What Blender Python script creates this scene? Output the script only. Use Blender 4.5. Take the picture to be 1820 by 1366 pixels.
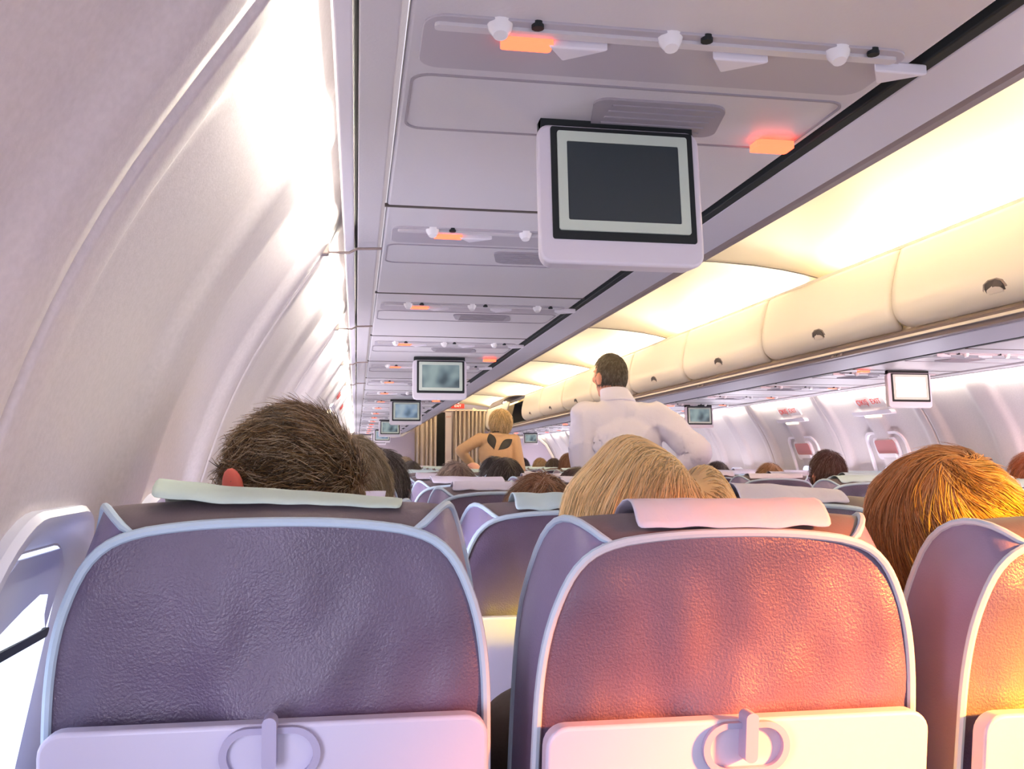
import bpy, bmesh, math, random
import numpy as np
from mathutils import Vector, Matrix, noise
from mathutils.bvhtree import BVHTree
random.seed(7); rng = np.random.default_rng(7)
S = bpy.context.scene
for o in list(bpy.data.objects): bpy.data.objects.remove(o)
COL = S.collection
PI = math.pi

# ---------------------------------------------------------------- camera, world, lights
FPX = 1650.0
cam = bpy.data.cameras.new('camera'); cam.sensor_width = 36.0; cam.lens = 36.0*FPX/1820
cam.clip_start = 0.02; cam.clip_end = 100
co = bpy.data.objects.new('camera', cam); COL.objects.link(co); S.camera = co
PITCH = math.atan(137/FPX); YAW = math.atan(277/FPX*math.cos(PITCH))
co.location = (0, 0, 1.20); co.rotation_euler = (PI/2+PITCH, 0, -YAW)

S.view_settings.view_transform = 'Standard'; S.view_settings.look = 'None'
S.view_settings.gamma = 1; S.view_settings.exposure = 0.75; S.view_settings.use_curve_mapping = False

W = bpy.data.worlds.new('world'); S.world = W; W.use_nodes = True
bg = W.node_tree.nodes['Background']; bg.inputs[0].default_value = (0.76, 0.72, 0.83, 1); bg.inputs[1].default_value = 0.80

CX = 1.38                                           # cabin centre line
Y0, Y1 = -0.6, 14.6                                 # cabin length that is built

def area(name, loc, rot, sx, sy, power, col):
    l = bpy.data.lights.new(name, 'AREA'); l.shape = 'RECTANGLE'; l.size = sx; l.size_y = sy
    l.energy = power; l.color = col
    o = bpy.data.objects.new(name, l); COL.objects.link(o); o.location = loc; o.rotation_euler = rot
    return o
def aim(o, target):
    d = Vector(target)-o.location; o.rotation_euler = d.to_track_quat('-Z', 'Y').to_euler()
WARM = (1.0, 0.88, 0.64); WARM2 = (1.0, 0.92, 0.74)
# fluorescent cove tubes above the bins, one per ceiling panel, both sides of the aisle
for k in range(-2, 5):
    y = 3.9+2.1*k+1.05
    for s in (-1, 1):
        if y < Y0: continue
        o = area('cove_tube', (CX+s*0.74, y, 1.995), (0, 0, 0), 0.03, 1.55, 21.0, WARM)
        o.rotation_euler = (0, PI-s*0.35, 0)
# side wall wash tubes hidden above the service panel strip
for s in (-1, 1):
    off = 1.72 if s < 0 else 1.4
    for k in range(-1, 13):
        yc = off+k+0.5
        if yc > 14: continue
        o = area('wall_wash_tube', (CX+s*1.400, yc, 1.626), (0, 0, 0), 0.82, 0.014, 4.5 if s < 0 else 2.4, WARM2)
        aim(o, (CX+s*1.56, yc, 1.50))
# soft daylight falling through the windows, one lamp for every two windows
for k in range(7):
    y = 1.2+2.0*k
    for side in (-1, 1):
        if side < 0 and k == 0: continue
        o = area('window_daylight', (CX+side*1.60, y, 1.0), (0, 0, 0), 1.2, 0.26, 9 if side > 0 else 7.5, (0.92, 0.86, 0.98)); aim(o, (CX+side*.5, y, 1.35))
# added warm spots imitating a light leak, no such lamp in the cabin
def spot(loc, target, power, col, deg, blend, size=.12):
    l = bpy.data.lights.new('light_leak_spot', 'SPOT'); l.energy = power; l.color = col; l.spot_size = math.radians(deg); l.spot_blend = blend; l.shadow_soft_size = size
    o = bpy.data.objects.new('light_leak_spot', l); COL.objects.link(o); o.location = loc; aim(o, target); return o
spot((2.05, -0.30, 1.57), (1.12, .95, .90), 3400, (1.0, 0.74, 0.006), 25, 1.0)
spot((2.05, -0.30, 1.57), (.52, .95, .94), 1500, (1.0, 0.22, 0.04), 15, 1.0)
for y, p in ((0.42, 1.6), (1.47, 3.0)):
    o = area('window_daylight', (-0.265, y, 0.98), (0, 0, 0), 0.24, 0.28, p, (0.78, 0.78, 1.0)); aim(o, (1.0, y+.35, 1.0))
spot((2.3, -1.0, 1.35), (2.95, 4.6, 1.25), 420, (1.0, 0.45, 0.40), 34, 1.0)  # added pinkish spot that tints the right wall

# ---------------------------------------------------------------- materials
def lin(c):
    return tuple(((v/255)/12.92 if v/255 <= 0.04045 else ((v/255+0.055)/1.055)**2.4) for v in c)
MATS = {}
def mat(name, rgb, rough=0.5, metal=0, emit=0, ecol=None, bump=0, bscale=60, var=0, vscale=8, coat=0, sss=0, stretch=None, spec=0.5):
    if name in MATS: return MATS[name]
    m = bpy.data.materials.new(name); m.use_nodes = True; nt = m.node_tree; b = nt.nodes['Principled BSDF']
    c = lin(rgb)
    b.inputs['Base Color'].default_value = (*c, 1); b.inputs['Roughness'].default_value = rough
    b.inputs['Metallic'].default_value = metal; b.inputs['Coat Weight'].default_value = coat
    b.inputs['Specular IOR Level'].default_value = spec
    if sss: b.inputs['Subsurface Weight'].default_value = sss; b.inputs['Subsurface Radius'].default_value = (.02, .008, .005)
    if emit:
        b.inputs['Emission Color'].default_value = (*(lin(ecol) if ecol else c), 1); b.inputs['Emission Strength'].default_value = emit
    if bump or var:
        tc = nt.nodes.new('ShaderNodeTexCoord'); mp = nt.nodes.new('ShaderNodeMapping')
        nt.links.new(tc.outputs['Object'], mp.inputs[0])
        if stretch: mp.inputs['Scale'].default_value = stretch
    if bump:
        n = nt.nodes.new('ShaderNodeTexNoise'); n.inputs['Scale'].default_value = bscale; n.inputs['Detail'].default_value = 4
        nt.links.new(mp.outputs[0], n.inputs['Vector'])
        bp = nt.nodes.new('ShaderNodeBump'); bp.inputs['Strength'].default_value = bump; bp.inputs['Distance'].default_value = 0.01
        nt.links.new(n.outputs[0], bp.inputs['Height']); nt.links.new(bp.outputs[0], b.inputs['Normal'])
    if var:
        n2 = nt.nodes.new('ShaderNodeTexNoise'); n2.inputs['Scale'].default_value = vscale; n2.inputs['Detail'].default_value = 5
        nt.links.new(mp.outputs[0], n2.inputs['Vector'])
        r = nt.nodes.new('ShaderNodeValToRGB')
        r.color_ramp.elements[0].position = 0.3; r.color_ramp.elements[1].position = 0.7
        r.color_ramp.elements[0].color = (*[v*(1-var) for v in c], 1); r.color_ramp.elements[1].color = (*[min(1, v*(1+var)) for v in c], 1)
        nt.links.new(n2.outputs[0], r.inputs[0]); nt.links.new(r.outputs[0], b.inputs['Base Color'])
    MATS[name] = m; return m

M_wall = mat('wall_laminate', (203, 196, 200), 0.5, bump=0.04, bscale=420, var=0.05, vscale=160)
M_ceil = mat('ceiling_laminate', (246, 232, 206), 0.5)
M_psu = mat('service_panel_plastic', (212, 208, 212), 0.42, bump=0.05, bscale=200)
M_psu2 = mat('service_strip_plastic', (184, 178, 186), 0.35)
M_grille = mat('speaker_grille_plastic', (158, 152, 160), 0.7)
M_lav = mat('bin_underside_plastic', (202, 200, 212), 0.45)
M_bin = mat('bin_door_plastic', (238, 228, 214), 0.38, coat=0.15)
M_dark = mat('dark_rubber', (22, 30, 32), 0.7)
M_black = mat('black_recess', (14, 18, 20), 0.8)
M_seam = mat('dark_seam_line', (96, 88, 84), 0.8)  # dark colour of the panel joints and beads
M_rail = mat('rail_taupe_plastic', (142, 126, 122), 0.45)
M_railL = mat('rail_cream_plastic', (232, 220, 208), 0.4)
M_white = mat('white_plastic', (232, 228, 236), 0.35)
M_hous = mat('monitor_housing_plastic', (226, 222, 232), 0.35)
M_bez = mat('pale_green_bezel', (206, 220, 206), 0.4)
M_scr = mat('dark_screen', (52, 62, 66), 0.45)
M_red = mat('red_lit_sign', (255, 70, 40), 0.5, emit=2.2, ecol=(255, 90, 60))
M_redtxt = mat('red_lettering', (196, 52, 48), 0.6)
M_redbox = mat('red_exit_box', (190, 40, 30), 0.5, emit=0.35)
M_lamp = mat('clear_lamp_lens', (240, 238, 240), 0.15)
M_lampon = mat('warm_strip_lamp', (255, 236, 190), 0.3, emit=2.5)
M_leather = mat('purple_leather', (96, 82, 108), 0.34, bump=0.22, bscale=380, var=0.20, vscale=6, spec=0.7)
M_leatherS = mat('side_leather', (132, 122, 156), 0.45, bump=0.08, bscale=420, var=0.12, vscale=8)
M_pipe = mat('pale_blue_piping', (186, 206, 224), 0.5)
M_tray = mat('tray_plastic', (206, 202, 226), 0.35)
M_latch = mat('latch_plastic', (176, 170, 200), 0.35)
M_frame = mat('seat_frame_metal', (90, 90, 98), 0.4, metal=0.6)
M_fabric = mat('cushion_leather', (70, 62, 84), 0.6, bump=0.2, bscale=200)
M_paper = mat('pale_blue_paper', (190, 212, 220), 0.8, bump=0.5, bscale=25)
M_paperg = mat('pale_green_paper', (196, 212, 202), 0.8, bump=0.5, bscale=25)
M_paperl = mat('lilac_white_paper', (214, 210, 228), 0.8, bump=0.5, bscale=25)
M_carpet = mat('carpet', (48, 46, 62), 0.95, bump=0.6, bscale=400, var=0.3, vscale=200)
M_part = mat('partition_laminate', (168, 158, 172), 0.55)
M_cream = mat('cream_trim', (232, 222, 206), 0.45)
M_curt = mat('taupe_curtain_cloth', (160, 148, 140), 0.85, bump=0.2, bscale=120, var=0.12, vscale=14, stretch=(6, 6, .2))
M_wframe = mat('window_frame_plastic', (214, 216, 232), 0.35)
M_sky = mat('window_daylight_glass', (214, 222, 246), 0.15, emit=1.1)
M_shade = mat('window_shade_plastic', (196, 200, 220), 0.5)
M_mauve = mat('mauve_handle_recess', (176, 118, 124), 0.5)
M_skin = mat('skin', (214, 150, 126), 0.55, sss=0.15)
M_skinp = mat('pale_skin', (226, 170, 150), 0.55, sss=0.15)
M_eye = mat('eye_white', (235, 232, 228), 0.2)
M_shirt = mat('white_shirt_cotton', (226, 222, 238), 0.8, bump=0.5, bscale=14)
M_tan = mat('tan_knit', (196, 160, 124), 0.85, bump=0.3, bscale=60)
M_trs = mat('dark_trousers', (40, 40, 50), 0.85)
M_cut = mat('dark_backless_cutout', (52, 48, 46), 0.7)

# ---------------------------------------------------------------- helpers
def tag(o, label=None, cat=None, group=None, kind=None):
    if label: o['label'] = label
    if cat: o['category'] = cat
    if group: o['group'] = group
    if kind: o['kind'] = kind
    return o
def empty(name, loc=(0, 0, 0), rz=0):
    o = bpy.data.objects.new(name, None); COL.objects.link(o); o.location = loc; o.rotation_euler = (0, 0, rz); o.empty_display_size = .05
    return o
def link(name, me, m=None, parent=None, smooth=True):
    o = bpy.data.objects.new(name, me); COL.objects.link(o)
    if m is not None:
        for mm in (m if isinstance(m, (list, tuple)) else [m]): me.materials.append(mm)
    if smooth:
        me.polygons.foreach_set('use_smooth', [True]*len(me.polygons))
    if parent: o.parent = parent
    return o
def objbm(name, bm, m, parent=None, smooth=False, bevel=0, angle=35):
    bmesh.ops.recalc_face_normals(bm, faces=bm.faces)
    me = bpy.data.meshes.new(name); bm.to_mesh(me); bm.free()
    o = link(name, me, m, parent, smooth)
    if smooth:
        try: me.set_sharp_from_angle(angle=math.radians(angle))
        except Exception: pass
    if bevel:
        md = o.modifiers.new('bevel', 'BEVEL'); md.width = bevel; md.segments = 3; md.limit_method = 'ANGLE'; md.harden_normals = False
    return o
def bx(bm, x0, x1, y0, y1, z0, z1, mi=0):
    v = [bm.verts.new(p) for p in ((x0,y0,z0),(x1,y0,z0),(x1,y1,z0),(x0,y1,z0),(x0,y0,z1),(x1,y0,z1),(x1,y1,z1),(x0,y1,z1))]
    for f in ((0,3,2,1),(4,5,6,7),(0,1,5,4),(1,2,6,5),(2,3,7,6),(3,0,4,7)):
        bm.faces.new([v[i] for i in f]).material_index = mi
    return v
def tube(bm, pts, r, n=8, closed=False, mi=0):
    pts = [Vector(p) for p in pts]; N = len(pts); rings = []
    up = Vector((0, 0, 1)); prev = None
    for i, p in enumerate(pts):
        a = pts[(i-1) % N] if (closed or i > 0) else p
        b = pts[(i+1) % N] if (closed or i < N-1) else p
        t = (b-a).normalized()
        if prev is None:
            s = t.cross(up)
            if s.length < 1e-3: s = t.cross(Vector((0, 1, 0)))
            s.normalize()
        else:
            s = (prev-t*prev.dot(t)).normalized()
        prev = s; q = t.cross(s)
        rr = r[i] if isinstance(r, (list, tuple)) else r
        rings.append([bm.verts.new(p+s*math.cos(2*PI*k/n)*rr+q*math.sin(2*PI*k/n)*rr) for k in range(n)])
    for i in range(N if closed else N-1):
        A, B = rings[i], rings[(i+1) % N]
        for k in range(n): bm.faces.new((A[k], A[(k+1) % n], B[(k+1) % n], B[k])).material_index = mi
    if not closed:
        bm.faces.new(rings[0][::-1]).material_index = mi; bm.faces.new(rings[-1]).material_index = mi
def rrect(cx, cz, w, h, r, n=6):
    pts = []
    for (sx, sz, a0) in ((1, 1, 0), (-1, 1, PI/2), (-1, -1, PI), (1, -1, 3*PI/2)):
        for k in range(n+1):
            a = a0+PI/2*k/n
            pts.append((cx+sx*(w/2-r)+r*math.cos(a), cz+sz*(h/2-r)+r*math.sin(a)))
    return pts
def prism(bm, pts, f0, f1, mi=0):
    """closed prism: pts 2D, f0/f1 map a 2D point to 3D on each end"""
    A = [bm.verts.new(f0(*p)) for p in pts]; B = [bm.verts.new(f1(*p)) for p in pts]; n = len(pts)
    bm.faces.new(A).material_index = mi; bm.faces.new(B[::-1]).material_index = mi
    for i in range(n): bm.faces.new((A[i], B[i], B[(i+1) % n], A[(i+1) % n])).material_index = mi
def ring(bm, outer, inner, f0, f1, mi=0):
    n = len(outer)
    a = [bm.verts.new(f0(*p)) for p in outer]; b = [bm.verts.new(f1(*p)) for p in outer]
    c = [bm.verts.new(f0(*p)) for p in inner]; d = [bm.verts.new(f1(*p)) for p in inner]
    for i in range(n):
        j = (i+1) % n
        for q in ((a[i],b[i],b[j],a[j]), (c[i],c[j],d[j],d[i]), (b[i],d[i],d[j],b[j]), (a[i],a[j],c[j],c[i])):
            bm.faces.new(q).material_index = mi
def copy_tree(o, parent=None):
    c = o.copy(); COL.objects.link(c)
    if parent: c.parent = parent
    for ch in o.children: copy_tree(ch, c)
    return c
def sweepY(bm, prof, y0, y1, thick=None, mi=0):
    """profile (x,z) polygon closed extruded along Y"""
    prism(bm, prof, lambda x, z: (x, y0, z), lambda x, z: (x, y1, z), mi)
def text_mesh(name, s, size, m, parent=None, ext=0.0006):
    cu = bpy.data.curves.new(name, 'FONT'); cu.body = s; cu.size = size; cu.extrude = ext; cu.align_x = 'CENTER'; cu.align_y = 'CENTER'
    t = bpy.data.objects.new('tmp', cu); COL.objects.link(t)
    dg = bpy.context.evaluated_depsgraph_get(); dg.update()
    me = bpy.data.meshes.new_from_object(t.evaluated_get(dg)); bpy.data.objects.remove(t)
    me.materials.clear()
    return link(name, me, m, parent, smooth=False)

# ---------------------------------------------------------------- side wall profile (x offset from centre line against height)
PROF = [(1.86,1.30),(1.78,1.375),(1.66,1.42),(1.60,1.447),(1.468,1.535),(1.385,1.586),(1.28,1.632),(1.164,1.667),(1.05,1.70),(0.90,1.73),(0.70,1.735),(0.45,1.72),(0.2,1.66),(0.0,1.58)]
_pz = np.array([p[0] for p in PROF][::-1]); _px = np.array([p[1] for p in PROF][::-1])
def wallx(z):   # smooth interpolation
    return float(np.mean([np.interp(z+d, _pz, _px) for d in (-.05, -.025, 0, .025, .05)]))
def ridge(y, off):
    """inward relief of the moulded panels: two shallow bays per one metre panel with soft columns between"""
    t = (y-off) % 0.5
    a = min(t, 0.5-t)                  # distance to a column centre
    c = min(1.0, max(0.0, (0.105-a)/0.045))
    c = c*c*(3-2*c)
    t2 = (y-off) % 1.0
    s = min(t2, 1-t2)
    g = 0.004 if s < 0.006 else 0
    return 0.016*c - g*1.0
def build_wall(side, name):
    off = 1.72 if side < 0 else 1.40
    ys = []
    y = Y0
    while y < Y1: ys.append(y); y += 0.02
    for k in range(-3, 14):
        for d in (-0.007, -0.005, 0.005, 0.007): ys.append(off+k+d)
    ys = sorted(v for v in ys if Y0 <= v <= Y1)
    zs = list(np.linspace(0, 1.86, 52))
    verts = []; faces = []
    for y in ys:
        rr = ridge(y, off)
        for z in zs:
            f = 1.0
            if z > 1.6: f = max(0.0, 1-(z-1.6)/.2)
            if z < 0.75: f = max(0, 1-(0.75-z)/.1)
            verts.append((CX+side*(wallx(z)-rr*f), y, z))
    nz = len(zs)
    for i in range(len(ys)-1):
        for j in range(nz-1):
            faces.append((i*nz+j, (i+1)*nz+j, (i+1)*nz+j+1, i*nz+j+1))
    me = bpy.data.meshes.new(name); me.from_pydata(verts, [], faces)
    o = link(name, me, M_wall); tag(o, kind='structure')
    md = o.modifiers.new('shell', 'SOLIDIFY'); md.thickness = 0.02; md.offset = -1 if side < 0 else 1
    return o
build_wall(-1, 'wall_left'); build_wall(1, 'wall_right')
def win_off(side): return 1.72 if side < 0 else 1.40

# floor, ceiling, bulkhead
bm = bmesh.new(); bx(bm, CX-1.7, CX+1.7, Y0, Y1, -0.03, 0); tag(objbm('floor', bm, M_carpet), kind='structure')
# central ceiling: shallow vault rolling down into the two light coves
cp = [(0.0,2.11),(0.2,2.108),(0.38,2.098),(0.52,2.078),(0.62,2.05),(0.70,2.03),(0.78,2.045),(0.83,2.02),(0.86,1.97)]
cp = [(0.0,2.115),(0.2,2.113),(0.38,2.103),(0.52,2.087),(0.62,2.07),(0.72,2.048),(0.80,2.02),(0.85,1.99),(0.87,1.93)]
full = [(-x, z) for x, z in cp[::-1]]+cp[1:]
bm = bmesh.new()
N = len(full)
ysl = []
y = Y0
while y < Y1: ysl.append(y); y += 0.05
rows = []
for y in ysl:
    t = ((y-3.9) % 2.1)/2.1
    e = min(t, 1-t)*2.1
    d = 0.018*(1-min(1, e/0.30))**2       # panels dip to their joints
    rows.append([bm.verts.new((CX+x, y, z-d*(1 if abs(x) < .8 else .2))) for x, z in full])
for a, b in zip(rows[:-1], rows[1:]):
    for i in range(N-1): bm.faces.new((a[i], a[i+1], b[i+1], b[i]))
o = objbm('ceiling', bm, M_ceil, smooth=True); tag(o, kind='structure')
md = o.modifiers.new('shell', 'SOLIDIFY'); md.thickness = 0.015; md.offset = 1
# joint beads between ceiling panels
for i, yj in enumerate([1.8, 3.9, 6.0, 8.1, 10.2, 12.3]):
    bm = bmesh.new(); tube(bm, [(CX+x, yj, z-0.019*(1 if abs(x) < .8 else .3)) for x, z in full[1:-1]], 0.0035, 6)
    tag(objbm('trim_%d' % (i+1), bm, M_seam, smooth=True), kind='structure')
# forward end wall
bm = bmesh.new(); bx(bm, CX-1.75, CX+1.75, Y1, Y1+.03, 0, 2.2); tag(objbm('wall_front', bm, M_part), kind='structure')

# ---------------------------------------------------------------- service panel ceiling (underside of the bins)
# offsets from the centre line: outboard edge 1.38+-, inner rubber line 0.80, bin edge 0.65
def sx(side, off): return CX+side*off
def strip(name, side, prof, m, y0=Y0, y1=14.15):
    bm = bmesh.new(); sweepY(bm, [(sx(side, a), z) for a, z in prof], y0, y1)
    o = objbm(name, bm, m); return o
n_tr = 7
for side in (-1, 1):
    # backing plate, outer valance, inner valance, rubber lines
    for prof, m in (([(1.30,1.63),(0.80,1.625),(0.80,1.655),(1.30,1.66)], M_psu),
                    ([(1.406,1.602),(1.389,1.602),(1.389,1.612),(1.409,1.612)], M_white),
                    ([(1.383,1.604),(1.345,1.606),(1.345,1.655),(1.383,1.655)], M_psu),
                    ([(1.389,1.614),(1.383,1.614),(1.383,1.65),(1.389,1.65)], M_black),
                    ([(0.806,1.611),(0.790,1.611),(0.790,1.65),(0.806,1.65)], M_dark),
                    ([(0.788,1.612),(0.66,1.636),(0.64,1.66),(0.66,1.69),(0.80,1.66)], M_lav)):
        o = strip('trim_%d' % n_tr, side, prof, m); n_tr += 1; tag(o, kind='structure')
        md = o.modifiers.new('bevel', 'BEVEL'); md.width = .002; md.segments = 2

# service panel units, one per seat row
def make_psu():
    r = empty('service_panel')
    # local: x from 0 (outboard) to 0.52 (aisle), y 0..0.775, z 0 = underside, built up
    bm = bmesh.new(); bx(bm, 0.004, 0.522, 0.0, 0.775, 0, 0.018)
    objbm('panel', bm, M_psu, r, bevel=.004)
    bm = bmesh.new(); prism(bm, rrect(0.262, 0.175, 0.49, 0.115, .022), lambda x, y: (x, y, -0.0025), lambda x, y: (x, y, 0.002))
    st = objbm('switch_strip', bm, M_psu2, r, bevel=.001)
    bm = bmesh.new(); prism(bm, rrect(0.262, 0.135, 0.47, 0.012, .005), lambda x, y: (x, y, -0.006), lambda x, y: (x, y, 0.002))
    objbm('rib', bm, M_psu, st)
    bm = bmesh.new(); ring(bm, rrect(0.262, 0.335, 0.50, 0.165, .022), rrect(0.262, 0.335, 0.494, 0.159, .020), lambda x, y: (x, y, -0.0018), lambda x, y: (x, y, 0.001))
    objbm('hatch_outline', bm, M_grille, r)
    bm = bmesh.new(); prism(bm, rrect(0.31, 0.335, 0.16, 0.10, .02), lambda x, y: (x+(y-.335)*.2, y, -0.003), lambda x, y: (x+(y-.335)*.2, y, 0.001))
    for k in range(5): bx(bm, 0.245, 0.375, 0.297+k*.018, 0.301+k*.018, -0.0045, -0.002)
    objbm('speaker_grille', bm, M_grille, r)
    bm = bmesh.new(); prism(bm, rrect(0.118, 0.152, 0.05, 0.022, .004), lambda x, y: (x, y, -0.010), lambda x, y: (x, y, 0.0))
    objbm('warning_sign', bm, M_red, r)
    for k, x in enumerate((0.088, 0.255, 0.43)):
        bm = bmesh.new(); tube(bm, [(x, 0.128, 0), (x, 0.127, -0.008), (x, 0.125, -0.014)], [0.013, 0.011, 0.007], 14)
        objbm('reading_light', bm, M_lamp, r, smooth=True)
        bm = bmesh.new()   # little air deflector wedge
        prism(bm, [(x+.05, .145), (x+.11, .145), (x+.07, .175)], lambda a, b: (a, b, -0.012), lambda a, b: (a, b, 0))
        objbm('air_vent', bm, M_white, r, bevel=.002)
        bm = bmesh.new(); tube(bm, [(x+.035, .122, 0), (x+.035, .122, -.006)], .006, 10)
        objbm('call_button', bm, M_dark, r)
    bm = bmesh.new(); bx(bm, 0.0, 0.526, 0.776, 0.782, -0.001, 0.004)
    objbm('joint', bm, M_seam, r)
    return r
ORD = ['first','second','third','fourth','fifth','sixth','seventh','eighth','ninth','tenth','eleventh','twelfth','thirteenth','fourteenth','fifteenth','sixteenth','seventeenth','eighteenth']
proto = make_psu(); used = False
for side in (-1, 1):
    for k in range(-2, 16):
        y = 1.49+0.785*k
        if y > 13.4 or y < -.4: continue
        if side > 0 and y < 1.4: continue
        p = proto if not used else copy_tree(proto); used = True
        # tilt so the aisle edge is slightly lower
        p.location = (sx(side, 1.340), y, 1.6115); p.rotation_euler = (0, 0, 0)
        if side > 0: p.scale = (-1, 1, 1)
        sd = 'left' if side < 0 else 'right'
        lab = 'lilac ceiling service panel with red sign, %s over the %s seats' % (ORD[max(0, k+(2 if side < 0 else 0))], sd)
        tag(p, lab, 'service panel', 'service panels over the %s seats' % sd)

# ---------------------------------------------------------------- ceiling monitors
def make_monitor(scrmat):
    r = empty('ceiling_monitor')            # origin: hinge line at its top centre, hangs down, screen faces -Y
    w, h, d = 0.214, 0.158, 0.034
    bm = bmesh.new()
    prism(bm, rrect(0, -h/2, w, h, .016), lambda x, z: (x, 0, z), lambda x, z: (x*.94, d, z*.96-.003))
    objbm('housing', bm, M_hous, r, smooth=True, bevel=.004)
    bm = bmesh.new(); prism(bm, rrect(0.004, -h/2+.012, .186, .128, .003), lambda x, z: (x, -.0015, z), lambda x, z: (x, .002, z))
    fr = objbm('front_frame', bm, M_dark, r)
    bm = bmesh.new(); ring(bm, rrect(0.004, -h/2+.014, .170, .113, .003), rrect(0.004, -h/2+.014, .146, .090, .002), lambda x, z: (x, -.004, z), lambda x, z: (x, .001, z))
    objbm('bezel', bm, M_bez, r)
    bm = bmesh.new(); prism(bm, rrect(0.004, -h/2+.014, .147, .091, .002), lambda x, z: (x, -.0028, z), lambda x, z: (x, .001, z))
    objbm('screen', bm, scrmat, r)
    bm = bmesh.new(); bx(bm, -.10, .10, 0.004, .026, -.004, .012); tube(bm, [(-.1, .012, .004), (.1, .012, .004)], .007, 10)
    objbm('hinge', bm, M_dark, r, smooth=True)
    return r
def screen_mat(name, c1, c2, c3, e):
    m = bpy.data.materials.new(name); m.use_nodes = True; nt = m.node_tree; b = nt.nodes['Principled BSDF']
    tc = nt.nodes.new('ShaderNodeTexCoord'); n = nt.nodes.new('ShaderNodeTexNoise'); n.inputs['Scale'].default_value = 14; n.inputs['Detail'].default_value = 1
    r = nt.nodes.new('ShaderNodeValToRGB'); r.color_ramp.elements[0].position = .38; r.color_ramp.elements[1].position = .66
    r.color_ramp.elements[0].color = (*lin(c1), 1); r.color_ramp.elements[1].color = (*lin(c3), 1)
    q = r.color_ramp.elements.new(.5); q.color = (*lin(c2), 1)
    nt.links.new(tc.outputs['Object'], n.inputs['Vector']); nt.links.new(n.outputs[0], r.inputs[0])
    b.inputs['Base Color'].default_value = (.01, .01, .01, 1); nt.links.new(r.outputs[0], b.inputs['Emission Color']); b.inputs['Emission Strength'].default_value = e
    b.inputs['Roughness'].default_value = .3
    return m
SC = screen_mat('film_on_screen', (70, 84, 92), (110, 128, 136), (150, 168, 168), .55)
SC2 = screen_mat('blue_film_on_screen', (84, 104, 124), (120, 142, 166), (156, 172, 184), .6)
SC3 = mat('glaring_screen', (240, 232, 240), .3, emit=1.6)
mons = [(-1, 1.06, M_scr, 'nearest large ceiling monitor with a dark blank screen, above the middle seats'),
        (-1, 3.62, SC, 'second ceiling monitor along the left, with a grey picture on its screen'),
        (-1, 6.15, SC2, 'third ceiling monitor along the left, with a blue picture on its screen'),
        (-1, 9.15, SC, 'fourth ceiling monitor along the left, small and pale grey'),
        (-1, 11.9, SC2, 'fifth ceiling monitor along the left, tiny, half behind the fourth'),
        (-1, 13.6, SC, 'farthest tiny ceiling monitor on the left before the partition'),
        (1, 3.80, SC3, 'ceiling monitor over the right seats glaring white, beside the red exit lettering'),
        (1, 6.40, SC, 'right ceiling monitor at the raised elbow of the man in white'),
        (1, 9.85, SC, 'small right ceiling monitor just left of the man in white'),
        (1, 13.0, SC, 'farthest small right ceiling monitor, beside the woman in the tan top')]
MON = []
for side, y, sm, lab in mons:
    r = make_monitor(sm); r.location = (sx(side, 1.062), y, 1.597); r.rotation_euler = (math.radians(-4 if y > 2 else -6), 0, math.radians(0))
    if y < 2: r.location.x = .308; r.location.z = 1.603; r.scale = (.95, 1, 1.10)
    tag(r, lab, 'monitor', 'ceiling monitors'); MON.append(r)
    # the red warning lamp next to it
    bm = bmesh.new(); prism(bm, rrect(0, 0, .05, .03, .005), lambda x, z: (x, z, 0), lambda x, z: (x, z, .008))
    w = objbm('warning_lamp', bm, M_red); lab = lab.replace('peeking out beside the raised arm of', 'beside'); w.location = (sx(side, 0.86), y+.03, 1.598)
    tag(w, 'red lamp by the ' + lab.split(',')[0].split(' with')[0], 'warning lamp', 'red ceiling lamps')

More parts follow.
